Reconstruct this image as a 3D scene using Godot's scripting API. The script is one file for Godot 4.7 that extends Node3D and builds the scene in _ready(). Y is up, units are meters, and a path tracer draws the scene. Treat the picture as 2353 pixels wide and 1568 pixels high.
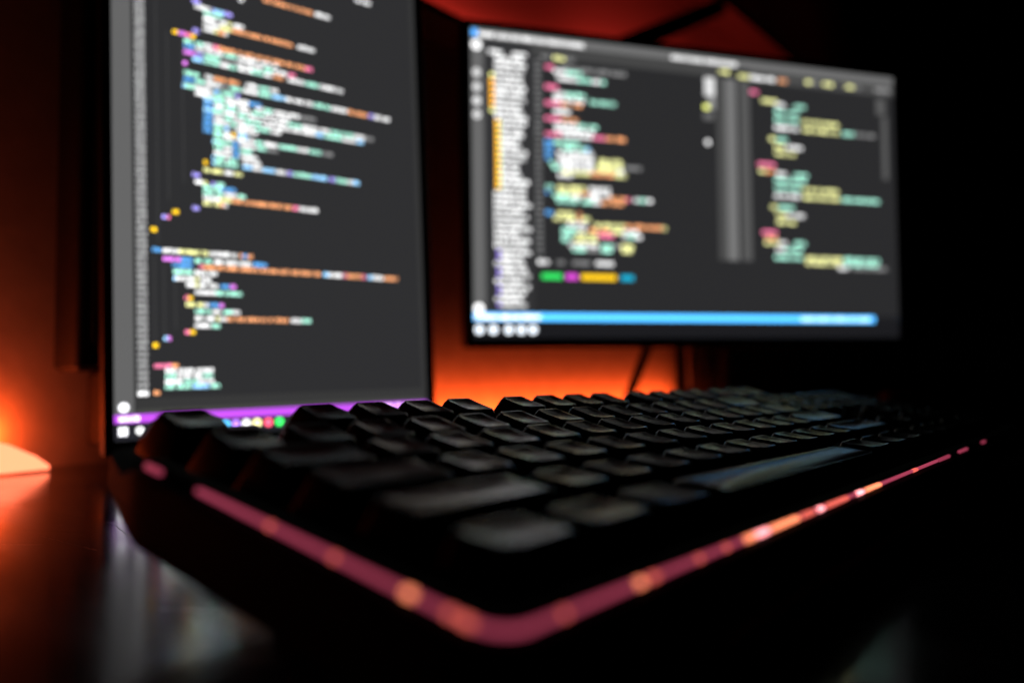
extends Node3D
# A dark desk at night: a keyboard with a red light strip, a portrait monitor and a landscape
# monitor that show program text, orange light bars washing the wall behind.

const KEY := 0.01905
const TILT := 8.594
const WALL_Z := -0.44

# colour, x, y, width of every run of text on the two screens, in screen pixels
const PORTRAIT_TEXT: Array[int] = [
	4,478,445,179,0,668,445,56,0,393,467,15,0,830,345,60,7,242,515,23,0,249,532,50,7,304,532,7,3,311,532,31,7,344,532,24,1,276,546,63,
	0,276,565,77,5,353,565,14,0,372,565,36,0,276,584,53,5,329,584,38,4,367,584,39,4,410,584,168,0,599,584,59,0,275,602,35,5,310,602,14,
	4,324,602,19,0,343,602,9,7,241,616,20,8,179,635,15,6,196,635,22,9,218,635,18,8,236,637,11,1,214,657,59,0,277,657,25,9,304,657,19,
	4,323,657,301,9,624,657,27,2,213,674,31,0,251,674,85,1,342,674,43,0,389,674,135,6,213,694,36,7,251,694,20,1,276,694,51,10,332,694,48,
	0,384,694,83,1,473,694,30,0,508,694,46,9,560,694,26,3,240,712,32,1,276,712,46,0,327,712,28,1,355,712,29,0,389,712,44,1,433,712,40,
	0,477,712,25,4,508,712,36,0,559,712,58,1,623,712,49,0,677,712,90,6,210,732,12,1,212,763,49,0,280,763,23,4,307,763,83,0,412,763,39,
	1,456,763,35,0,496,763,25,2,212,784,31,1,248,784,27,0,279,784,51,10,335,784,19,1,359,784,38,0,402,784,49,1,456,784,40,3,501,784,46,
	0,552,784,96,1,653,784,61,0,720,784,62,4,788,784,76,7,870,784,18,0,894,784,61,3,207,807,9,1,216,807,27,0,245,807,57,3,307,807,16,
	1,330,807,43,7,377,807,12,0,245,825,57,1,302,825,33,0,344,825,77,2,421,825,39,3,272,839,30,1,306,839,37,0,348,839,67,0,445,839,25,
	1,475,839,25,0,505,839,93,10,604,839,54,2,274,856,28,0,306,856,28,1,339,856,43,0,386,856,39,1,430,856,40,0,474,856,87,3,271,873,27,
	1,301,873,33,0,338,873,38,1,386,873,29,0,420,873,131,1,556,873,47,0,608,873,103,1,717,873,85,0,808,873,41,10,855,873,30,2,271,891,30,
	0,305,891,28,1,338,891,24,0,366,891,34,1,405,891,54,0,464,891,102,0,571,891,85,3,661,891,27,1,694,891,62,0,762,891,52,3,819,891,23,
	2,271,909,30,0,305,909,47,1,356,909,19,0,380,909,58,1,443,909,45,0,493,909,36,2,270,926,30,1,305,926,28,3,337,926,14,10,351,926,19,
	0,375,926,73,2,270,944,25,1,304,944,28,0,335,944,19,8,361,944,14,3,382,944,31,1,304,957,28,0,337,957,33,0,379,957,58,1,442,957,25,
	0,472,957,45,1,523,957,62,0,590,957,37,1,633,957,43,10,681,957,39,3,299,976,5,1,304,976,56,2,365,976,19,0,389,976,53,1,447,976,30,
	10,482,976,35,1,304,994,28,0,336,994,24,2,364,994,19,1,388,994,39,0,303,1013,56,2,364,1013,21,0,388,1013,58,3,298,1031,7,1,308,1031,28,
	0,340,1031,9,1,352,1031,26,0,397,1031,29,0,431,1031,25,3,298,1048,5,1,305,1048,73,3,397,1048,29,0,431,1048,30,3,465,1048,40,0,510,1048,36,
	7,551,1048,16,1,572,1048,63,3,641,1048,54,7,707,1048,22,1,734,1048,40,0,777,1048,20,3,800,1048,20,8,269,1052,14,5,268,1076,62,0,335,1076,28,
	5,368,1076,24,7,234,1097,22,0,241,1119,25,5,268,1119,11,7,293,1119,14,1,309,1119,23,1,267,1133,53,3,320,1133,9,2,331,1133,40,1,267,1151,62,
	0,333,1151,42,1,378,1151,24,0,267,1169,53,5,319,1169,37,4,357,1169,62,4,424,1169,141,9,567,1169,18,0,590,1169,67,5,267,1186,52,4,319,1186,12,
	0,331,1186,11,7,233,1206,20,8,171,1225,17,7,141,1244,15,9,157,1244,7,8,108,1288,16,2,110,1351,28,0,142,1351,47,5,190,1351,88,0,283,1351,87,
	4,381,1351,8,2,390,1351,15,4,407,1351,16,6,142,1377,52,2,196,1377,32,1,238,1377,50,0,298,1377,77,0,380,1377,37,2,423,1377,49,2,170,1396,58,
	9,252,1396,10,4,262,1396,182,4,450,1396,211,3,673,1396,18,0,691,1396,55,9,750,1396,13,4,765,1396,57,9,826,1396,13,3,848,1396,16,0,868,1396,40,
	4,914,1396,54,1,172,1416,58,0,237,1416,70,3,172,1437,7,0,179,1437,56,5,237,1437,12,0,252,1437,35,0,210,1456,27,5,237,1456,12,0,251,1456,55,
	2,317,1456,28,6,348,1456,16,0,236,1479,65,1,301,1479,83,9,205,1498,12,8,217,1498,10,5,209,1519,51,0,263,1519,12,2,280,1519,30,6,313,1519,13,
	1,236,1540,50,0,290,1540,25,1,326,1540,26,0,354,1540,23,0,235,1563,60,5,300,1563,10,0,312,1563,23,4,335,1563,105,4,446,1563,94,0,552,1563,34,
	1,589,1563,32,0,235,1586,49,1,287,1586,25,9,205,1607,14,8,220,1607,15,3,141,1628,11,6,153,1628,9,8,111,1650,15,9,113,1713,49,4,164,1713,19,
	0,145,1729,145,1,145,1746,30,0,180,1746,72,1,257,1746,30,0,144,1763,49,1,199,1763,39,0,242,1763,47,1,144,1779,78,3,227,1779,49,1,281,1779,28,
	4,112,1796,16]
const LANDSCAPE_TEXT: Array[int] = [
	10,231,66,24,5,271,66,37,10,312,66,29,9,243,96,26,10,295,96,226,0,271,109,41,1,314,109,52,0,283,129,70,1,352,129,46,0,402,129,29,
	1,434,129,15,9,242,160,40,0,270,180,39,1,310,180,66,0,269,197,57,0,331,197,41,1,393,197,89,9,241,212,53,4,296,212,27,4,337,212,27,
	0,269,236,57,9,240,261,53,4,295,261,55,0,268,278,82,1,352,278,65,0,272,295,45,0,321,295,83,9,240,311,53,0,296,311,103,9,402,311,44,
	4,448,311,70,2,239,336,26,1,270,336,84,2,239,352,26,1,296,352,41,1,349,352,25,3,376,352,15,2,239,369,24,0,279,369,123,2,239,386,16,
	0,281,386,121,5,419,386,85,1,255,402,12,0,283,402,119,5,419,402,85,10,508,402,65,1,264,416,26,0,295,416,107,5,406,416,76,0,486,416,21,
	5,295,430,95,4,391,430,82,5,475,430,41,0,282,440,49,1,241,479,22,5,278,479,94,0,388,479,71,2,239,495,10,5,281,495,76,4,359,495,29,
	0,392,495,67,1,265,506,53,0,322,506,37,0,380,506,42,4,459,506,55,9,517,506,11,0,545,506,15,1,562,506,24,0,588,506,22,1,277,521,69,
	1,361,521,39,0,402,521,23,4,430,521,76,2,238,561,24,5,277,561,53,4,346,561,12,5,264,577,77,4,346,577,12,5,360,577,27,0,313,594,62,
	5,403,594,106,4,513,594,130,5,646,594,13,1,292,612,53,0,347,612,23,4,386,612,67,5,458,612,42,0,504,612,52,1,292,627,37,5,341,627,70,
	9,415,627,55,0,502,627,13,1,517,627,26,0,545,627,24,1,292,644,24,5,332,644,79,0,316,660,95,1,427,660,38,10,469,660,25,5,497,660,41,
	1,328,674,41,10,373,674,50,1,427,674,34,5,499,674,36,0,210,717,36,10,274,717,24,10,327,717,58,0,406,717,59,12,222,762,68,11,302,762,41,
	8,355,762,121,13,493,762,45,5,871,48,38,5,946,57,42,0,991,57,101,4,1108,57,32,5,1220,51,24,10,1248,51,20,5,1293,51,41,5,1392,51,34,
	10,1434,51,17,10,1519,51,69,9,990,107,31,5,1036,133,62,0,1090,143,39,1,1169,143,44,1,1090,168,95,1,1089,195,95,5,1200,195,155,0,1088,223,95,
	5,1203,223,151,1,1371,223,50,10,1429,223,85,5,1064,265,23,1,1095,265,39,5,1086,290,39,0,1134,290,64,5,1086,314,83,9,1015,356,70,5,1022,379,23,
	4,1045,379,39,0,1092,386,39,1,1163,386,56,1,1083,408,127,1,1083,435,103,5,1197,435,150,0,1082,462,103,5,1201,462,151,1,1364,462,50,1,1422,462,102,
	5,1066,503,23,1,1097,503,63,5,1088,529,39,0,1131,529,71,5,1088,554,75,9,1029,592,58,4,1040,611,47,5,1039,627,54,0,1097,627,27,1,1160,627,44,
	0,1085,650,31,1,1120,650,67,1,1077,677,110,5,1203,677,154,1,1366,677,42,1,1416,677,102,5,1206,693,146,1,1369,693,143,0,1340,707,41,10,1406,707,144]

var M := {}
var rng := RandomNumberGenerator.new()
var taken := {}


func _ready() -> void:
	rng.seed = 71
	# ---- camera, light of the surroundings, exposure
	var cam := Camera3D.new()
	cam.name = "camera"
	add_child(cam)
	cam.position = Vector3(-0.0818, 0.0526, 0.0671)
	cam.rotation_degrees = Vector3(2.508, -50.063, -0.323)
	cam.fov = 48.1
	cam.near = 0.005
	cam.far = 20.0
	var lens := CameraAttributesPhysical.new()
	lens.frustum_focal_length = 27.0
	lens.exposure_aperture = 27.0 / 5.6
	lens.frustum_focus_distance = 0.258
	cam.attributes = lens
	cam.current = true
	var around := WorldEnvironment.new()
	around.name = "surroundings"
	var e := Environment.new()
	e.background_mode = Environment.BG_COLOR
	e.background_color = Color(0.0, 0.0, 0.0)
	e.tonemap_mode = Environment.TONE_MAPPER_LINEAR
	e.tonemap_exposure = 1.0
	e.sdfgi_enabled = true
	e.ssao_enabled = true
	e.ssil_enabled = true
	around.environment = e
	add_child(around)
	materials()
	# ---- setting
	build_desk()
	build_wall()
	# ---- things
	build_portrait_monitor()
	build_landscape_monitor()
	build_keyboard()
	build_speaker()
	build_lamp()
	build_light_bars()
	build_shelf()
	build_mouse()
	build_wall_bits()


# ------------------------------------------------------------------ materials
func lin(r: float, g: float, b: float) -> Color:
	return Color(r, g, b).linear_to_srgb()


func mat(called: String, c: Color, rough: float, metal := 0.0) -> StandardMaterial3D:
	var m := StandardMaterial3D.new()
	m.resource_name = called
	m.albedo_color = c
	m.roughness = rough
	m.metallic = metal
	M[called] = m
	return m


func glow(called: String, c: Color, energy: float) -> StandardMaterial3D:
	var m := mat(called, Color(0.25, 0.08, 0.06), 0.5)
	m.emission_enabled = true
	m.emission = c
	m.emission_energy_multiplier = energy
	return m


func noise_texture(freq: float, lo: float, hi: float, size := 512, seed_ := 1) -> NoiseTexture2D:
	var n := FastNoiseLite.new()
	n.seed = seed_
	n.frequency = freq
	n.fractal_octaves = 5
	var t := NoiseTexture2D.new()
	t.width = size
	t.height = size
	t.seamless = true
	t.noise = n
	var g := Gradient.new()
	g.set_color(0, Color(lo, lo, lo))
	g.set_color(1, Color(hi, hi, hi))
	t.color_ramp = g
	return t


func desk_roughness() -> ImageTexture:
	# polished lacquer with smears and fine wiping marks
	var n := FastNoiseLite.new()
	n.seed = 5
	n.frequency = 0.012
	n.fractal_octaves = 5
	var im := Image.create(1024, 1024, false, Image.FORMAT_RGB8)
	for y in 1024:
		for x in 1024:
			var v := 0.15 + 0.07 * n.get_noise_2d(x, y * 0.35) + 0.012 * rng.randf()
			im.set_pixel(x, y, Color(v, v, v))
	for k in 260:
		var p := Vector2(rng.randf() * 1024, rng.randf() * 1024)
		var d := Vector2.from_angle(rng.randf_range(0.6, 1.9)) * rng.randf_range(12, 90)
		var q := rng.randf_range(0.22, 0.34)
		for s in int(d.length()):
			var w := p + d * (s / d.length())
			im.set_pixel(posmod(int(w.x), 1024), posmod(int(w.y), 1024), Color(q, q, q))
	return ImageTexture.create_from_image(im)


func materials() -> void:
	var d := mat("black_lacquer", lin(0.008, 0.008, 0.009), 1.0)
	d.metallic_specular = 0.62
	d.roughness_texture = desk_roughness()
	d.uv1_triplanar = true
	d.uv1_world_triplanar = true
	d.uv1_scale = Vector3(2.2, 2.2, 2.2)
	var w := mat("wall_paint", lin(0.34, 0.32, 0.3), 0.9)
	w.albedo_texture = noise_texture(0.02, 0.9, 1.0, 512, 3)
	w.heightmap_enabled = true
	w.heightmap_texture = noise_texture(0.06, 0.0, 1.0, 512, 8)
	w.heightmap_scale = 0.015
	w.uv1_triplanar = true
	w.uv1_world_triplanar = true
	w.uv1_scale = Vector3(4, 4, 4)
	var kc := mat("keycap_plastic", lin(0.003, 0.003, 0.0033), 0.21)
	kc.metallic_specular = 0.5
	kc.heightmap_enabled = true
	kc.heightmap_texture = noise_texture(0.12, 0.0, 1.0, 256, 9)
	kc.heightmap_scale = 0.002
	kc.uv1_triplanar = true
	kc.uv1_scale = Vector3(55, 55, 55)
	mat("case_plastic", lin(0.004, 0.004, 0.0045), 0.75).metallic_specular = 0.15
	mat("plate_metal", lin(0.004, 0.004, 0.004), 0.8)
	mat("rubber", lin(0.006, 0.006, 0.006), 0.8)
	mat("bezel_plastic", lin(0.006, 0.006, 0.007), 0.5)
	mat("black_metal", lin(0.012, 0.012, 0.013), 0.42)
	mat("speaker_vinyl", lin(0.008, 0.008, 0.008), 0.6)
	mat("speaker_cloth", lin(0.005, 0.005, 0.005), 0.95)
	mat("shelf_wood", lin(0.02, 0.014, 0.01), 0.6)
	mat("shelf_back", lin(0.3, 0.27, 0.25), 0.85)
	mat("cable_rubber", lin(0.015, 0.015, 0.015), 0.55)
	mat("bar_housing", lin(0.01, 0.01, 0.01), 0.5)
	glow("strip_glow", lin(1.0, 0.13, 0.25), 0.4)
	glow("strip_dim", lin(1.0, 0.12, 0.24), 0.3)
	glow("hot_red", lin(1.0, 0.16, 0.12), 1.0)
	glow("hot_orange", lin(1.0, 0.26, 0.12), 1.9)
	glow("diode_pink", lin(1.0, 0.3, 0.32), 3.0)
	glow("bar_glow", lin(1.0, 0.13, 0.06), 3.8)
	glow("lamp_glow", lin(1.0, 0.17, 0.08), 3.6)
	glow("shelf_glow", lin(1.0, 0.07, 0.01), 2.0)


# ------------------------------------------------------------------ shape helpers
func ring(w: float, d: float, r: float, y: float, c := Vector3.ZERO, per := 4) -> PackedVector3Array:
	# a rounded rectangle across x and z, seen from above running from +x to +z
	var out := PackedVector3Array()
	r = clampf(r, 0.00002, minf(w, d) * 0.5 - 0.00001)
	for k in 4:
		var sx: float = [1, -1, -1, 1][k]
		var sz: float = [1, 1, -1, -1][k]
		for j in per + 1:
			var a: float = (k + j / float(per)) * PI / 2
			out.append(c + Vector3(sx * (w / 2 - r) + cos(a) * r, y, sz * (d / 2 - r) + sin(a) * r))
	return out


func loft(rings: Array, cap_bottom := true, cap_top := true) -> ArrayMesh:
	var st := SurfaceTool.new()
	st.begin(Mesh.PRIMITIVE_TRIANGLES)
	loft_into(st, rings, cap_bottom, cap_top)
	st.generate_normals()
	return st.commit()


func loft_into(st: SurfaceTool, rings: Array, cap_bottom := true, cap_top := true) -> void:
	var n: int = rings[0].size()
	for k in rings.size() - 1:
		var a: PackedVector3Array = rings[k]
		var b: PackedVector3Array = rings[k + 1]
		st.set_smooth_group(k + 1)
		for i in n:
			var j := (i + 1) % n
			for v in [a[i], a[j], b[j], a[i], b[j], b[i]]:
				st.add_vertex(v)
	for cap in [[cap_bottom, rings[0], true], [cap_top, rings[-1], false]]:
		if not cap[0]:
			continue
		var r: PackedVector3Array = cap[1]
		var c := Vector3.ZERO
		for v in r:
			c += v / n
		st.set_smooth_group(101 if cap[2] else 102)
		for i in n:
			var j := (i + 1) % n
			for v in ([c, r[j], r[i]] if cap[2] else [c, r[i], r[j]]):
				st.add_vertex(v)


func smooth_loft(rings: Array, cap_bottom := true) -> ArrayMesh:
	# all one smooth group, closed at the top in a point
	var st := SurfaceTool.new()
	st.begin(Mesh.PRIMITIVE_TRIANGLES)
	var n: int = rings[0].size()
	st.set_smooth_group(1)
	for k in rings.size() - 1:
		var a: PackedVector3Array = rings[k]
		var b: PackedVector3Array = rings[k + 1]
		for i in n:
			var j := (i + 1) % n
			for v in [a[i], a[j], b[j], a[i], b[j], b[i]]:
				st.add_vertex(v)
	var r: PackedVector3Array = rings[-1]
	var c := Vector3.ZERO
	for v in r:
		c += v / n
	for i in n:
		for v in [c, r[i], r[(i + 1) % n]]:
			st.add_vertex(v)
	if cap_bottom:
		r = rings[0]
		c = Vector3.ZERO
		for v in r:
			c += v / n
		st.set_smooth_group(5)
		for i in n:
			for v in [c, r[(i + 1) % n], r[i]]:
				st.add_vertex(v)
	st.generate_normals()
	return st.commit()


func block(size: Vector3, bevel := 0.001, corner := -1.0) -> ArrayMesh:
	# a box standing on y = 0, with chamfered edges
	var c := bevel if corner < 0 else corner
	return loft([
		ring(size.x - 2 * bevel, size.z - 2 * bevel, maxf(c - bevel, 0.00005), 0),
		ring(size.x, size.z, c, bevel),
		ring(size.x, size.z, c, size.y - bevel),
		ring(size.x - 2 * bevel, size.z - 2 * bevel, maxf(c - bevel, 0.00005), size.y)])


func bar(path: Array, w: float, h: float, up := Vector3.UP) -> ArrayMesh:
	# a rectangular bar swept along a path
	var rings := []
	for k in path.size():
		var p: Vector3 = path[k]
		var t: Vector3 = (path[mini(k + 1, path.size() - 1)] - path[maxi(k - 1, 0)]).normalized()
		var s := t.cross(up).normalized()
		var u := s.cross(t).normalized()
		rings.append(PackedVector3Array([p + s * w / 2 + u * h / 2, p - s * w / 2 + u * h / 2, p - s * w / 2 - u * h / 2, p + s * w / 2 - u * h / 2]))
	var st := SurfaceTool.new()
	st.begin(Mesh.PRIMITIVE_TRIANGLES)
	st.set_smooth_group(-1)
	for k in rings.size() - 1:
		for i in 4:
			var j := (i + 1) % 4
			for v in [rings[k][i], rings[k][j], rings[k + 1][j], rings[k][i], rings[k + 1][j], rings[k + 1][i]]:
				st.add_vertex(v)
	var a: PackedVector3Array = rings[0]
	var b: PackedVector3Array = rings[-1]
	for v in [a[0], a[2], a[1], a[0], a[3], a[2], b[0], b[1], b[2], b[0], b[2], b[3]]:
		st.add_vertex(v)
	st.generate_normals()
	return st.commit()


func tube(path: Array, r: float, sides := 10) -> ArrayMesh:
	var st := SurfaceTool.new()
	st.begin(Mesh.PRIMITIVE_TRIANGLES)
	st.set_smooth_group(1)
	var rings := []
	for k in path.size():
		var p: Vector3 = path[k]
		var t: Vector3 = (path[mini(k + 1, path.size() - 1)] - path[maxi(k - 1, 0)]).normalized()
		var s := t.cross(Vector3(0.13, 0.31, 0.94)).normalized()
		var u := s.cross(t).normalized()
		var q := PackedVector3Array()
		for i in sides:
			var a := TAU * i / sides
			q.append(p + (s * cos(a) - u * sin(a)) * r)
		rings.append(q)
	for k in rings.size() - 1:
		for i in sides:
			var j := (i + 1) % sides
			for v in [rings[k][i], rings[k][j], rings[k + 1][j], rings[k][i], rings[k + 1][j], rings[k + 1][i]]:
				st.add_vertex(v)
	for end in [0, rings.size() - 1]:
		st.set_smooth_group(2 + end)
		for i in sides:
			var j := (i + 1) % sides
			for v in ([path[end], rings[end][j], rings[end][i]] if end == 0 else [path[end], rings[end][i], rings[end][j]]):
				st.add_vertex(v)
	st.generate_normals()
	return st.commit()


func part(called: String, mesh: Mesh, material: String, parent: Node, at := Vector3.ZERO, turn := Vector3.ZERO) -> MeshInstance3D:
	var o := MeshInstance3D.new()
	o.name = called
	o.mesh = mesh
	o.material_override = M[material]
	o.cast_shadow = GeometryInstance3D.SHADOW_CASTING_SETTING_ON
	o.position = at
	o.rotation_degrees = turn
	parent.add_child(o, true)
	return o


func thing(called: String, label: String, category: String, at := Vector3.ZERO, group := "") -> Node3D:
	var o := Node3D.new()
	var n: int = taken.get(called, 0)
	taken[called] = n + 1
	o.name = called if n == 0 else "%s_%03d" % [called, n]
	add_child(o)
	o.position = at
	o.set_meta("label", label)
	o.set_meta("category", category)
	if group:
		o.set_meta("group", group)
	return o


func area(parent: Node, called: String, at: Vector3, facing: Vector3, size: Vector2, c: Color, energy: float) -> void:
	var l := AreaLight3D.new()
	l.name = called
	l.area_size = size
	l.area_normalize_energy = true
	l.light_color = c
	l.light_energy = energy
	l.area_range = 4.0
	l.shadow_enabled = true
	parent.add_child(l)
	l.position = at
	var z := -facing.normalized()
	var x := Vector3.UP.cross(z)
	x = Vector3.RIGHT if x.length() < 0.01 else x.normalized()
	l.basis = Basis(x, z.cross(x), z)


# ------------------------------------------------------------------ setting
func build_desk() -> void:
	var d := part("desk", block(Vector3(3.4, 0.03, 1.2), 0.002, 0.002), "black_lacquer", self, Vector3(0.9, -0.03, WALL_Z + 0.6 + 0.0005))
	d.set_meta("kind", "structure")


func build_wall() -> void:
	var w := part("wall", block(Vector3(3.8, 2.4, 0.08), 0.001), "wall_paint", self, Vector3(0.9, -0.75, WALL_Z - 0.04))
	w.set_meta("kind", "structure")


# ------------------------------------------------------------------ screens
const INK := [
	Color8(226, 226, 226), Color8(160, 226, 204), Color8(78, 144, 205), Color8(150, 208, 250),
	Color8(224, 150, 100), Color8(222, 222, 150), Color8(214, 120, 224), Color8(160, 150, 236),
	Color8(252, 200, 20), Color8(226, 112, 150), Color8(112, 112, 112), Color8(214, 70, 206),
	Color8(44, 214, 92), Color8(16, 160, 196), Color8(100, 100, 110), Color8(240, 240, 240)]


func write_run(im: Image, c: Color, x: int, y: int, w: int, cell: int, tall: int) -> void:
	# unreadable small print: strokes of a letter's size, words apart
	var px := x
	var word := rng.randi_range(3, 9)
	while px < x + w:
		var cw := mini(cell - 1, x + w - px)
		if word == 0 and x + w - px > cell * 3:
			word = rng.randi_range(3, 9)
		else:
			var low := rng.randf() < 0.7
			var top := y - tall / 2 + (2 if low else 0)
			var h := tall - (2 if low else 0)
			match rng.randi_range(0, 4):
				0:
					im.fill_rect(Rect2i(px, top, mini(3, cw), h), c)
					im.fill_rect(Rect2i(px, top, cw, 2), c)
					im.fill_rect(Rect2i(px + maxi(cw - 3, 0), top, mini(3, cw), h), c)
				1:
					im.fill_rect(Rect2i(px, top, cw, 2), c)
					im.fill_rect(Rect2i(px, top + h / 2 - 1, cw, 2), c)
					im.fill_rect(Rect2i(px, top + h - 2, cw, 2), c)
					im.fill_rect(Rect2i(px, top, mini(3, cw), h), c)
				2:
					im.fill_rect(Rect2i(px + cw / 3, top - 1, mini(3, cw), h + 1), c)
					im.fill_rect(Rect2i(px, top + h - 2, cw, 2), c)
					im.fill_rect(Rect2i(px, top + 2, cw, 2), c)
				3:
					im.fill_rect(Rect2i(px, top, mini(3, cw), h), c)
					im.fill_rect(Rect2i(px, top + h - 2, cw, 2), c)
					im.fill_rect(Rect2i(px + maxi(cw - 3, 0), top, mini(3, cw), h), c)
				_:
					im.fill_rect(Rect2i(px, top, cw, 2), c)
					im.fill_rect(Rect2i(px, top + h - 2, cw, 2), c)
					im.fill_rect(Rect2i(px, top, mini(3, cw), h), c)
		word -= 1
		px += cell


func disc(im: Image, c: Color, x: int, y: int, r: int) -> void:
	for j in range(-r, r + 1):
		var w := int(sqrt(float(r * r - j * j)))
		im.fill_rect(Rect2i(x - w, y + j, 2 * w + 1, 1), c)


func portrait_picture() -> ImageTexture:
	var im := Image.create(1080, 1936, false, Image.FORMAT_RGB8)
	im.fill(Color8(25, 25, 26))
	im.fill_rect(Rect2i(0, 0, 56, 1860), Color8(60, 60, 60))       # icon column
	im.fill_rect(Rect2i(1062, 0, 18, 1858), Color8(31, 31, 31))     # scroll bar
	im.fill_rect(Rect2i(56, 0, 3, 1858), Color8(22, 22, 22))
	# line numbers
	var y := 8.0
	while y < 1800:
		write_run(im, Color8(156, 156, 156), 66, int(y), 30, 6, 9)
		y += 18.55
	write_run(im, Color8(230, 230, 230), 66, 1798, 30, 6, 13)
	# indent guides
	for g in [[127, 0, 1330], [115, 1372, 1650], [143, 1400, 1628], [176, 1440, 1600], [160, 640, 1190], [206, 650, 1130]]:
		im.fill_rect(Rect2i(g[0], g[1], 2, g[2] - g[1]), Color8(44, 44, 44))
	# lower panel edge
	im.fill_rect(Rect2i(60, 1812, 1002, 34), Color8(31, 31, 31))
	im.fill_rect(Rect2i(60, 1846, 1002, 12), Color8(42, 42, 40))
	# rows of text above what the camera sees
	for k in 22:
		var yy := 16 + k * 18
		var x := 150 + 33 * rng.randi_range(0, 4)
		for q in rng.randi_range(1, 4):
			var w := rng.randi_range(40, 130)
			write_run(im, INK[[0, 1, 4, 5, 3, 0][rng.randi_range(0, 5)]], x, yy, w, 7, 11)
			x += w + 9
			if x > 800:
				break
	for k in range(0, PORTRAIT_TEXT.size(), 4):
		write_run(im, INK[PORTRAIT_TEXT[k]], PORTRAIT_TEXT[k + 1], PORTRAIT_TEXT[k + 2], PORTRAIT_TEXT[k + 3], 7, 13)
	# cog wheel at the foot of the icon column
	disc(im, Color8(226, 226, 230), 26, 1838, 14)
	disc(im, Color8(60, 60, 60), 26, 1838, 5)
	# status bar
	im.fill_rect(Rect2i(0, 1860, 1080, 25), Color8(136, 54, 168))
	write_run(im, Color8(255, 250, 255), 14, 1872, 56, 8, 15)
	write_run(im, Color8(240, 200, 250), 860, 1872, 190, 8, 12)
	# task bar
	im.fill_rect(Rect2i(0, 1885, 1080, 51), Color8(20, 20, 24))
	for q in [[12, 0], [25, 0], [12, 13], [25, 13]]:
		im.fill_rect(Rect2i(q[0], 1898 + q[1], 11, 11), Color8(245, 245, 250))
	disc(im, Color8(235, 235, 235), 70, 1909, 11)
	disc(im, Color8(30, 30, 34), 70, 1909, 5)
	var icons := [[325, Color8(90, 190, 250)], [357, Color8(170, 120, 240)], [391, Color8(230, 230, 230)], [426, Color8(250, 240, 170)], [464, Color8(250, 90, 120)], [502, Color8(60, 230, 100)]]
	for q in icons:
		disc(im, q[1], q[0], 1906, 13)
		im.fill_rect(Rect2i(q[0] - 4, 1903, 9, 6), q[1].darkened(0.4))
	return ImageTexture.create_from_image(im)


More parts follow.
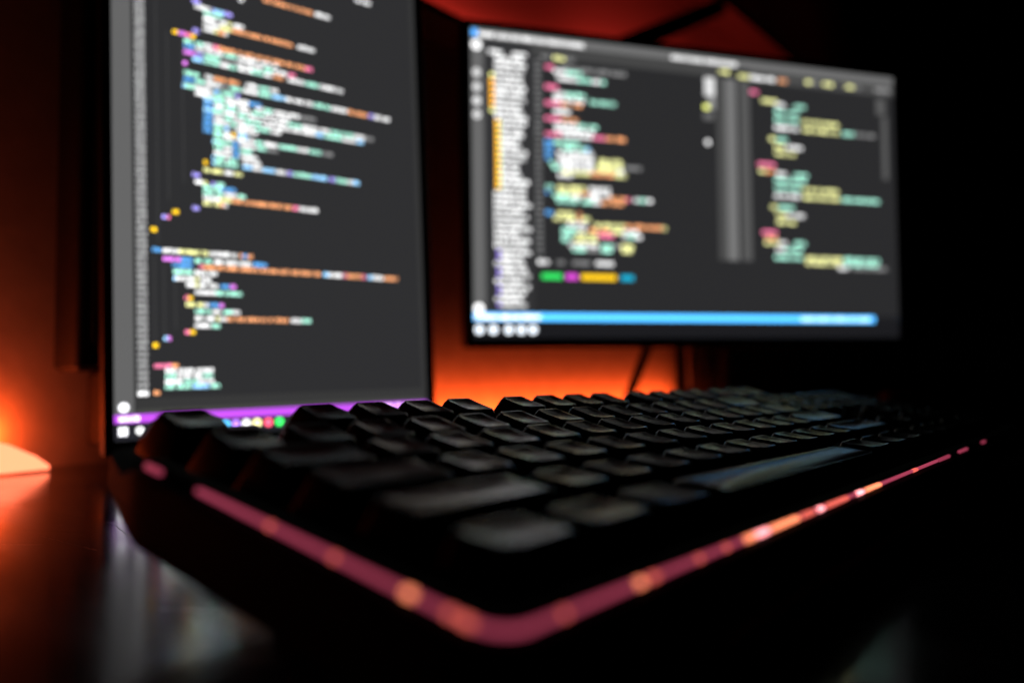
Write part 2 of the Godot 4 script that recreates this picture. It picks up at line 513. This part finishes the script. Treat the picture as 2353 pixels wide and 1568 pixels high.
func landscape_picture() -> ImageTexture:
	var im := Image.create(1600, 956, false, Image.FORMAT_RGB8)
	im.fill(Color8(24, 24, 25))
	# title bar
	im.fill_rect(Rect2i(0, 0, 1600, 30), Color8(70, 70, 70))
	im.fill_rect(Rect2i(3, 5, 18, 20), Color8(64, 146, 220))
	im.fill_rect(Rect2i(26, 9, 350, 15), Color8(112, 112, 112))
	im.fill_rect(Rect2i(690, 11, 250, 15), Color8(104, 104, 104))
	write_run(im, Color8(205, 205, 205), 26, 17, 350, 7, 13)
	write_run(im, Color8(205, 205, 205), 690, 19, 250, 7, 13)
	# icon column
	im.fill_rect(Rect2i(0, 30, 40, 850), Color8(66, 66, 66))
	for q in [[52, 225, 15], [138, 170, 12], [183, 170, 12], [226, 180, 12], [269, 172, 12], [866, 238, 15]]:
		disc(im, Color8(q[1], q[1], q[1]), 17, q[0], q[2])
		disc(im, Color8(66, 66, 66), 17, q[0], q[2] - 9)
	# file list
	im.fill_rect(Rect2i(40, 30, 158, 850), Color8(30, 30, 31))
	var rows := 0
	var y := 68.0
	while y < 872:
		var indent := 0
		if y > 290 and y < 490 or y > 520:
			indent = 14
		var c := Color8(228, 228, 228) if rows % 5 != 3 else Color8(200, 200, 200)
		if y < 75:
			write_run(im, Color8(230, 230, 230), 54, int(y), 48, 7, 12)
			write_run(im, Color8(230, 230, 230), 134, int(y), 46, 7, 12)
		else:
			var x := 76 + indent
			var w := rng.randi_range(58, 100) if y > 300 else rng.randi_range(84, 104)
			write_run(im, c, x, int(y), mini(w, 190 - x), 6, 13)
			if y > 125 and y < 265:
				im.fill_rect(Rect2i(60, int(y) - 5, 12, 11), Color8(250, 176, 40) if y > 150 and y < 240 else Color8(226, 226, 140))
			elif y > 285 and y < 490:
				im.fill_rect(Rect2i(76, int(y) - 5, 11, 11), Color8(250, 180, 40))
				im.fill_rect(Rect2i(88, int(y) - 5, 4, 11), Color8(190, 220, 80))
			elif y > 690 and rows % 3 != 0:
				im.fill_rect(Rect2i(78, int(y) - 5, 9, 10), Color8(140, 120, 214))
			elif y > 500:
				write_run(im, Color8(220, 220, 220), 70, int(y), 16, 6, 12)
		y += 18.3
		rows += 1
	# line numbers of the first editor, tab bars, overview columns
	im.fill_rect(Rect2i(198, 30, 672, 40), Color8(42, 42, 42))
	im.fill_rect(Rect2i(990, 30, 610, 42), Color8(46, 46, 46))
	y = 84.0
	while y < 705:
		write_run(im, Color8(92, 92, 92), 206, int(y), 22, 7, 11)
		y += 18.3
	im.fill_rect(Rect2i(858, 72, 78, 622), Color8(46, 46, 46))
	im.fill_rect(Rect2i(892, 72, 42, 622), Color8(74, 74, 74))
	im.fill_rect(Rect2i(948, 72, 40, 622), Color8(54, 54, 54))
	im.fill_rect(Rect2i(812, 74, 40, 64), Color8(150, 150, 150))
	im.fill_rect(Rect2i(826, 140, 26, 44), Color8(96, 96, 96))
	im.fill_rect(Rect2i(808, 168, 22, 16), Color8(200, 205, 110))
	im.fill_rect(Rect2i(806, 196, 40, 24), Color8(66, 66, 66))
	disc(im, Color8(200, 200, 200), 821, 296, 9)
	for k in range(0, LANDSCAPE_TEXT.size(), 4):
		var n: int = LANDSCAPE_TEXT[k]
		if n in [8, 11, 12, 13]:
			im.fill_rect(Rect2i(LANDSCAPE_TEXT[k + 1], LANDSCAPE_TEXT[k + 2] - 8, LANDSCAPE_TEXT[k + 3], 17), INK[n].darkened(0.22))
		else:
			write_run(im, INK[n], LANDSCAPE_TEXT[k + 1], LANDSCAPE_TEXT[k + 2], LANDSCAPE_TEXT[k + 3], 7, 13)
	for q in [[1522, 84, 40, 60], [1545, 150, 24, 230]]:
		im.fill_rect(Rect2i(q[0], q[1], q[2], q[3]), Color8(56, 56, 56))
	# status bar and task bar
	im.fill_rect(Rect2i(0, 880, 1492, 22), Color8(72, 166, 234))
	im.fill_rect(Rect2i(1492, 880, 108, 22), Color8(16, 16, 18))
	write_run(im, Color8(255, 255, 255), 6, 891, 210, 8, 15)
	write_run(im, Color8(200, 236, 255), 1180, 891, 290, 8, 12)
	im.fill_rect(Rect2i(0, 902, 1600, 54), Color8(14, 14, 16))
	for x in [18, 62, 112, 152, 190]:
		disc(im, Color8(225, 232, 240), x, 930, 13)
		im.fill_rect(Rect2i(x - 3, 926, 7, 8), Color8(60, 90, 120))
	return ImageTexture.create_from_image(im)


func screen_material(called: String, picture: Texture2D, energy: float) -> void:
	var m := mat(called, lin(0.006, 0.006, 0.007), 0.42)
	m.emission_enabled = true
	m.emission = Color.WHITE
	m.emission_operator = BaseMaterial3D.EMISSION_OP_MULTIPLY
	m.emission_texture = picture
	m.emission_energy_multiplier = energy


func sheet(w: float, h: float) -> ArrayMesh:
	# a flat panel from the origin to the right and down, facing +z
	var st := SurfaceTool.new()
	st.begin(Mesh.PRIMITIVE_TRIANGLES)
	for q in [[0, 0], [1, 0], [1, 1], [0, 0], [1, 1], [0, 1]]:
		st.set_normal(Vector3.BACK)
		st.set_uv(Vector2(q[0], q[1]))
		st.add_vertex(Vector3(q[0] * w, -q[1] * h, 0))
	return st.commit()


func frame_side(parent: Node, called: String, x0: float, x1: float, y0: float, y1: float) -> void:
	# one side of a monitor's bezel, standing 1.2 mm proud of the panel
	var c := Vector3((x0 + x1) / 2, y0, -0.001)
	part(called, block(Vector3(x1 - x0, y1 - y0, 0.0044), 0.0006), "bezel_plastic", parent, c)


func build_portrait_monitor() -> void:
	var w := 0.194285
	var h := 0.34829
	var t := thing("portrait_monitor", "tall upright monitor showing many lines of coloured code above a purple bar", "monitor", Vector3(0.0951, 0.3666, -0.3751))
	t.basis = Basis(Vector3(0.9752, 0.0156, 0.2206), Vector3(-0.0065, 0.9991, -0.0419), Vector3(-0.2211, 0.0394, 0.9745)).orthonormalized()
	screen_material("portrait_screen", portrait_picture(), 3.0)
	part("screen", sheet(w, h), "portrait_screen", t)
	area(t, "portrait_screen_light", Vector3(w / 2, -h / 2, 0.0015), Vector3.BACK, Vector2(w, h), lin(0.9, 1.0, 1.0), 0.0001)
	var bottom := -h - 0.0085
	frame_side(t, "bezel", -0.0052, 0.0, bottom, 0.006)
	frame_side(t, "bezel", w, w + 0.0062, bottom, 0.006)
	frame_side(t, "bezel", 0.0001, w - 0.0001, 0.0, 0.006)
	frame_side(t, "bezel", 0.0001, w - 0.0001, bottom, -h)
	part("rear_cover", block(Vector3(w + 0.0112, h + 0.0143, 0.009), 0.0012, 0.002), "bezel_plastic", t, Vector3(w / 2 + 0.0005, bottom + 0.0001, -0.0082))
	var hub := part("stand", block(Vector3(0.11, 0.2, 0.022), 0.004, 0.006), "bezel_plastic", t, Vector3(w / 2 + 0.01, -h + 0.06, -0.0237))
	part("leg", bar([Vector3(0, 0.02, -0.008), Vector3(0.004, -0.077, -0.02)], 0.05, 0.006, Vector3.BACK), "black_metal", hub)


func build_landscape_monitor() -> void:
	var w := 0.42512
	var h := 0.254
	var t := thing("landscape_monitor", "wide monitor showing a file list, two panes of code and a bright blue bar", "monitor", Vector3(0.3691, 0.3367, -0.3527))
	t.basis = Basis(Vector3(0.838, 0.0099, 0.5455), Vector3(-0.015, 0.9999, 0.0048), Vector3(-0.5454, -0.0122, 0.8381)).orthonormalized()
	screen_material("landscape_screen", landscape_picture(), 2.7)
	part("screen", sheet(w, h), "landscape_screen", t)
	area(t, "landscape_screen_light", Vector3(w / 2, -h / 2, 0.0015), Vector3.BACK, Vector2(w, h), lin(0.9, 1.0, 1.0), 0.00015)
	var bottom := -h - 0.0085
	frame_side(t, "bezel", -0.006, 0.0, bottom, 0.006)
	frame_side(t, "bezel", w, w + 0.006, bottom, 0.006)
	frame_side(t, "bezel", 0.0001, w - 0.0001, 0.0, 0.006)
	frame_side(t, "bezel", 0.0001, w - 0.0001, bottom, -h)
	part("rear_cover", block(Vector3(w + 0.0118, h + 0.0143, 0.016), 0.002, 0.003), "bezel_plastic", t, Vector3(w / 2, bottom + 0.0001, -0.0119))
	var hub := part("mount", block(Vector3(0.09, 0.1, 0.03), 0.003, 0.004), "black_metal", t, Vector3(0.197, -0.23, -0.0352))
	part("leg", bar([Vector3(-0.004, 0.01, -0.01), Vector3(-0.0193, -0.035, -0.012), Vector3(-0.0502, -0.1062, -0.014)], 0.0075, 0.005, Vector3.BACK), "black_metal", hub)
	part("leg", bar([Vector3(0.0125, 0.01, -0.01), Vector3(0.0125, -0.035, -0.012), Vector3(0.0147, -0.1062, -0.013)], 0.005, 0.005, Vector3.BACK), "black_metal", hub)


# ------------------------------------------------------------------ keyboard
func keycap(units: float, deep := 1.0) -> ArrayMesh:
	var w := units * KEY - 0.0009
	var d := deep * KEY - 0.0009
	var tw := w - 0.0064
	var td := d - 0.0056
	var h := 0.0105
	var back := Vector3(0, 0, -0.0006)
	var rings := [
		ring(w, d, 0.0013, 0.0004),
		ring(w - 0.0012, d - 0.001, 0.0015, 0.003, back * 0.3),
		ring(tw + 0.001, td + 0.001, 0.002, h - 0.0008, back),
		ring(tw + 0.0005, td + 0.0005, 0.002, h - 0.00025, back),
	]
	var long := units > 3.0
	for f in [1.0, 0.93, 0.8, 0.6, 0.4, 0.2]:
		var r := ring(tw * f - 0.0004, td * f - 0.0004, 0.0019 * f, h, back)
		for i in r.size():
			var sz := 2.0 * (r[i].z - back.z) / td
			var sx := 2.0 * r[i].x / tw
			r[i].y = h + (0.0011 * (1 - sz * sz) - 0.0006 if long else 0.0006 * sx * sx + 0.0011 * sz * sz - 0.0008)
		rings.append(r)
	return smooth_loft(rings)


func split_sides(hull: Array, c: Vector3) -> Array:
	# adds points along the two short sides of every ring, so that the rim can slope
	var out := []
	for q in hull:
		var p := PackedVector3Array()
		for i in q.size():
			var a: Vector3 = q[i]
			var b: Vector3 = q[(i + 1) % q.size()]
			p.append(a)
			if absf(a.z - b.z) > 0.05:
				var top: float = a.y if a.z > b.z else b.y
				var low: float = b.y if a.z > b.z else a.y
				for k in range(1, 24):
					var z := lerpf(a.z, b.z, k / 24.0)
					p.append(Vector3(lerpf(a.x, b.x, k / 24.0), lerpf(top, low, smoothstep(4.6, 5.5, -z / KEY)), z))
		# the rear corners are cut off at a slant
		for i in p.size():
			var cut := clampf((-p[i].z / KEY - 4.6) / 2.06, 0, 1) * 0.6 * KEY
			p[i].x += cut if p[i].x < c.x else -cut
		out.append(p)
	return out


func build_keyboard() -> void:
	var t := thing("keyboard", "black full-size keyboard tilted on its feet with a thin red light strip round its edge", "keyboard", Vector3(0, 0.0265, 0))
	t.rotation_degrees.x = TILT
	var u0 := -0.565
	var u1 := 22.5 + 0.565
	var v0 := -0.347
	var v1 := 6.66
	var w := (u1 - u0) * KEY
	var d := (v1 - v0) * KEY
	var c := Vector3((u0 + u1) / 2 * KEY, 0, -(v0 + v1) / 2 * KEY)
	var r := 0.005
	var hull := [
		ring(w - 0.008, d - 0.006, r, -0.0245, c), ring(w + 0.003, d + 0.003, r, -0.0205, c), ring(w + 0.005, d + 0.005, r + 0.002, -0.018, c), ring(w + 0.005, d + 0.005, r + 0.002, -0.0062, c),
		ring(w + 0.0042, d + 0.0042, r + 0.002, -0.0055, c), ring(w - 0.0012, d - 0.0012, r, -0.0053, c), ring(w - 0.0012, d - 0.0012, r, -0.0042, c), ring(w - 0.0004, d - 0.0004, r, -0.0040, c),
		ring(w - 0.0014, d - 0.0014, r, -0.0036, c), ring(w - 0.0075, d - 0.0075, 0.003, -0.0037, c), ring(w - 0.0085, d - 0.0085, 0.003, -0.0044, c), ring(w - 0.0087, d - 0.0087, 0.003, -0.0106, c)]
	# the raised rim runs along the front and the sides and slopes away towards the back
	for q in hull:
		for i in q.size():
			if q[i].y > -0.0104:
				q[i].y = minf(q[i].y, lerpf(q[i].y, -0.0103 + q[i].y * 0.05, smoothstep(4.6, 5.5, -q[i].z / KEY)))
	# the long sides need more points for that slope
	part("case", loft(split_sides(hull, c), true, true), "case_plastic", t)
	# feet: rubber pads in front, folding feet behind
	for x in [2.6, 20.0]:
		part("rubber_foot", block(Vector3(0.03, 0.002, 0.009), 0.0004, 0.002), "rubber", t, Vector3(x * KEY, -0.0262, 0.0005))
		part("folding_foot", bar([Vector3(0, 0.0025, 0), Vector3(0, -0.0165, -0.004)], 0.022, 0.005, Vector3.BACK), "case_plastic", t, Vector3(x * KEY, -0.0265, -5.9 * KEY))
	# keys: width in units for each row, a negative number is a gap
	var rows := [
		[0.5, [1.25, 1.25, 1.25, 6.25, 1.25, 1.25, 1.25, 1.25, -0.25, 1, 1, 1, -0.25, 2, 1]],
		[1.5, [2.25, 1, 1, 1, 1, 1, 1, 1, 1, 1, 1, 2.75, -1.25, 1, -1.25, 1, 1, 1]],
		[2.5, [1.75, 1, 1, 1, 1, 1, 1, 1, 1, 1, 1, 1, 2.25, -3.5, 1, 1, 1]],
		[3.5, [1.5, 1, 1, 1, 1, 1, 1, 1, 1, 1, 1, 1, 1, 1.5, -0.25, 1, 1, 1, -0.25, 1, 1, 1]],
		[4.5, [1, 1, 1, 1, 1, 1, 1, 1, 1, 1, 1, 1, 1, 2, -0.25, 1, 1, 1, -0.25, 1, 1, 1, 1]],
		[5.75, [1, -1, 1, 1, 1, 1, -0.5, 1, 1, 1, 1, -0.5, 1, 1, 1, 1, -0.25, 1, 1, 1]]]
	var caps := {}
	# sculpted rows: the caps lean towards the hands, more so at the back
	var lean := {0.5: -4.0, 1.5: -2.0, 2.5: 1.0, 3.5: 4.0, 4.5: 7.0, 5.75: 8.0}
	for row in rows:
		var x := 0.0
		for u in row[1]:
			if u < 0:
				x -= u
				continue
			if not caps.has(u):
				caps[u] = keycap(u)
			# caps never sit perfectly: a touch of lean
			part("key", caps[u], "keycap_plastic", t, Vector3((x + u / 2.0) * KEY, -0.0105, -row[0] * KEY), Vector3(lean[row[0]] + rng.randf_range(-0.5, 0.5), 0, rng.randf_range(-0.6, 0.6)))
			x += u
	for v in [1.0, 3.0]:
		part("key", keycap(1, 2), "keycap_plastic", t, Vector3(22.0 * KEY, -0.0105, -v * KEY))
	# light strip set in a groove round the edge
	var y := -0.00475
	var xl := u0 * KEY + 0.0003
	var zf := -v0 * KEY - 0.0003
	var path := [Vector3(xl, y, -3.55 * KEY)]
	for k in 9:
		var a := PI - k / 8.0 * PI / 2
		path.append(Vector3(xl + r, y, zf - r) + Vector3(cos(a), 0, sin(a)) * r)
	path.append(Vector3(12.1 * KEY, y, zf))
	var main := part("light_strip", bar(path, 0.0009, 0.00075), "strip_glow", t)
	for q in [[12.2, 13.2], [14.2, 15.1], [17.0, 17.4]]:
		part("light_strip", bar([Vector3(q[0] * KEY, y, zf), Vector3(q[1] * KEY, y, zf)], 0.0012, 0.001), "strip_dim", t)
	part("light_strip", bar([Vector3(xl, y, -4.3 * KEY), Vector3(xl, y, -4.62 * KEY)], 0.0012, 0.0011), "strip_dim", t)
	# brighter glowing pieces added along the strip as hot spots and streaks
	for q in [[2.29, 1.3, "hot_red"], [1.39, 1.3, "hot_red"], [0.53, 2.2, "hot_orange"], [0.12, 1.6, "hot_red"], [-0.03, 2.6, "hot_red"]]:
		part("hot_spot", block(Vector3(0.0012, 0.0011, q[1] * 0.001), 0.0003), q[2], main, Vector3(xl - 0.0001, y - 0.00055, -q[0] * KEY))
	for q in [[0.1, 1.2, "hot_red"], [1.13, 2.2, "hot_orange"], [1.35, 2.5, "hot_red"], [2.17, 1.6, "hot_red"], [2.74, 1.5, "hot_red"], [3.3, 5, "hot_orange"], [3.62, 6.5, "diode_pink"], [4.27, 16, "hot_orange"], [5.0, 8, "hot_red"], [5.45, 4, "diode_pink"], [6.1, 17, "hot_red"], [7.1, 6, "diode_pink"], [7.75, 15, "hot_orange"], [10.3, 6, "hot_red"]]:
		part("hot_spot", block(Vector3(q[1] * 0.001, 0.001, 0.0014), 0.0003), q[2], main, Vector3(q[0] * KEY, y - 0.0005, zf + 0.0001))


# ------------------------------------------------------------------ behind the monitors
func build_speaker() -> void:
	var t := thing("speaker", "black desktop speaker on a narrow pedestal half hidden behind the upright monitor", "speaker", Vector3(0.1425, 0, -0.408))
	part("cabinet", block(Vector3(0.108, 0.24, 0.034), 0.003, 0.004), "speaker_vinyl", t, Vector3(0, 0.056, 0))
	part("grille", block(Vector3(0.092, 0.2, 0.003), 0.001, 0.004), "speaker_cloth", t, Vector3(0, 0.072, 0.0178))
	part("pedestal", block(Vector3(0.08, 0.0435, 0.026), 0.002, 0.004), "speaker_vinyl", t, Vector3(0.003, 0.0125, 0))
	for x in [0.02, 0.036]:
		part("foot", block(Vector3(0.01, 0.0126, 0.02), 0.0008, 0.002), "rubber", t, Vector3(x, 0, 0))


func light_bar(label: String, x0: float, x1: float, z: float, energy: float, dip: float, turn: float) -> void:
	# a frosted tube between two caps on low feet, with the light thrown at the wall
	var t := thing("light_bar", label, "light bar", Vector3((x0 + x1) / 2, 0, z))
	t.rotation_degrees.y = turn
	var w := x1 - x0
	part("diffuser", tube([Vector3(-w / 2 + 0.002, 0.0085, 0), Vector3(w / 2 - 0.002, 0.0085, 0)], 0.0058, 16), "bar_glow", t)
	for s in [-1, 1]:
		part("end_cap", tube([Vector3(s * (w / 2 - 0.002), 0.0085, 0), Vector3(s * (w / 2 + 0.001), 0.0085, 0)], 0.0045, 16), "bezel_plastic", t)
		part("foot", block(Vector3(0.006, 0.0034, 0.012), 0.0005), "bezel_plastic", t, Vector3(s * (w / 2 - 0.03), 0, 0))
	area(t, "light_bar_light", Vector3(0, 0.0085, -0.0064), Vector3(0, -dip, -1), Vector2(w - 0.006, 0.009), lin(1.0, 0.085, 0.01), energy)


func build_lamp() -> void:
	# frosted lamp on the desk; its taper stands in for the hot glow core
	var t := thing("lamp", "glowing orange lamp on the desk beside the black speaker, tapered to stand in for the pool of light", "lamp", Vector3(-0.021, 0, -0.403))
	t.rotation_degrees.y = 5.0
	var rings := []
	for q in [[-0.1, 0.017], [-0.05, 0.0165], [0.0, 0.0155], [0.04, 0.0135], [0.065, 0.011], [0.085, 0.0075], [0.098, 0.004], [0.105, 0.0012]]:
		var c := PackedVector3Array()
		for i in 20:
			var a := TAU * i / 20.0
			c.append(Vector3(q[0], 0.0012 + q[1] * (1 + sin(a)) , q[1] * cos(a)))
		rings.append(c)
	part("shade", smooth_loft(rings), "lamp_glow", t)
	part("base", tube([Vector3(-0.112, 0.0185, 0), Vector3(-0.1, 0.0185, 0)], 0.018, 20), "bezel_plastic", t)
	part("foot", block(Vector3(0.02, 0.0011, 0.02), 0.0002, 0.002), "rubber", t, Vector3(-0.02, 0, 0))
	area(t, "lamp_light", Vector3(-0.01, 0.02, -0.0185), Vector3(0, 0.0, -1), Vector2(0.19, 0.012), lin(1.0, 0.08, 0.008), 0.09)


func build_light_bars() -> void:
	light_bar("long orange light bar lying at the foot of the wall behind the wide monitor", 0.33, 0.86, -0.408, 0.155, 0.2, 0.0)


func build_shelf() -> void:
	var t := thing("wall_shelf", "dark open shelf on the wall with a slanted brace and dim red light inside", "shelf", Vector3(0, 0.36, WALL_Z))
	var x0 := 0.2
	var x1 := 1.5
	var front := -0.39 - WALL_Z
	part("bottom_board", block(Vector3(x1 - x0, 0.008, front - 0.001), 0.0006), "shelf_wood", t, Vector3((x0 + x1) / 2, -0.001, front / 2))
	part("top_board", block(Vector3(x1 - x0, 0.012, front - 0.001), 0.0006), "shelf_wood", t, Vector3((x0 + x1) / 2, 0.226, front / 2))
	part("back_panel", block(Vector3(x1 - x0, 0.2188, 0.003), 0.0004), "shelf_back", t, Vector3((x0 + x1) / 2, 0.0071, 0.002))
	for x in [x0 + 0.005, x1 - 0.005]:
		part("side_board", block(Vector3(0.01, 0.2188, front - 0.005), 0.0006), "shelf_wood", t, Vector3(x, 0.0071, front / 2 + 0.0016))
	part("brace", bar([Vector3(0.556, 0.0075, front - 0.004), Vector3(0.951, 0.2255, front - 0.004)], 0.0235, 0.003, Vector3.BACK), "black_metal", t)
	for q in [[0.3, 0.62, 0.02], [0.64, 1.3, 0.3]]:
		var w: float = q[1] - q[0]
		var l := part("light", block(Vector3(w, 0.005, 0.006), 0.0005), "bar_housing", t, Vector3((q[0] + q[1]) / 2, 0.0072, front - 0.015))
		part("diffuser", block(Vector3(w - 0.01, 0.003, 0.001), 0.0002), "shelf_glow", l, Vector3(0, 0.001, -0.0035))
		area(t, "shelf_light", Vector3((q[0] + q[1]) / 2, 0.0097, front - 0.0192), Vector3(0, 0.5, -1), Vector2(w - 0.01, 0.003), lin(1.0, 0.045, 0.03), q[2])


func build_wall_bits() -> void:
	var d := part("added_glow_stop", block(Vector3(0.012, 0.4, 0.011), 0.001), "bezel_plastic", self, Vector3(0.876, 0.0005, WALL_Z + 0.0057))  # added strip, there to cast a sharp edge into the orange glow
	d.set_meta("label", "narrow black strip added up the wall to cut off the orange glow")
	d.set_meta("category", "added blocker")
	var c := part("pipe", tube([Vector3(0, 0, 0), Vector3(0, 0.5, 0)], 0.018, 20), "black_metal", self, Vector3(0.992, 0.0005, WALL_Z + 0.0195))
	c.set_meta("label", "black upright pipe standing against the wall behind the wide monitor")
	c.set_meta("category", "pipe")
	var k := part("cable", tube(sag([Vector3(0.64, 0.11, -0.30), Vector3(0.74, 0.05, -0.35), Vector3(0.84, 0.045, -0.40), Vector3(0.9, 0.09, -0.425), Vector3(0.94, 0.05, -0.43), Vector3(0.97, 0.11, -0.418)]), 0.0025), "cable_rubber", self)
	k.set_meta("label", "thin black cable looping from the back of the wide monitor towards the wall")
	k.set_meta("category", "cable")


func sag(points: Array) -> Array:
	var c := Curve3D.new()
	for i in points.size():
		var t: Vector3 = (points[mini(i + 1, points.size() - 1)] - points[maxi(i - 1, 0)]) / 5.0
		c.add_point(points[i], -t, t)
	c.bake_interval = 0.006
	return Array(c.get_baked_points())


func build_mouse() -> void:
	var t := thing("computer_mouse", "black computer mouse on the desk beyond the end of the keyboard", "mouse", Vector3(0.84, 0, -0.135))
	t.rotation_degrees.y = 12
	var rings := []
	for q in [[0.0005, 0.94, 0.0], [0.004, 1.0, 0.0], [0.012, 0.98, 0.0], [0.02, 0.9, 0.001], [0.0275, 0.76, 0.003], [0.0325, 0.58, 0.005], [0.0352, 0.38, 0.007], [0.0362, 0.16, 0.008]]:
		rings.append(ring(0.064 * q[1], 0.112 * q[1], 0.031 * q[1], q[0], Vector3(0, 0, q[2]), 6))
	part("shell", smooth_loft(rings), "keycap_plastic", t)
	part("wheel", tube([Vector3(-0.0035, 0, 0), Vector3(0.0035, 0, 0)], 0.011, 16), "rubber", t, Vector3(0, 0.0225, -0.028))
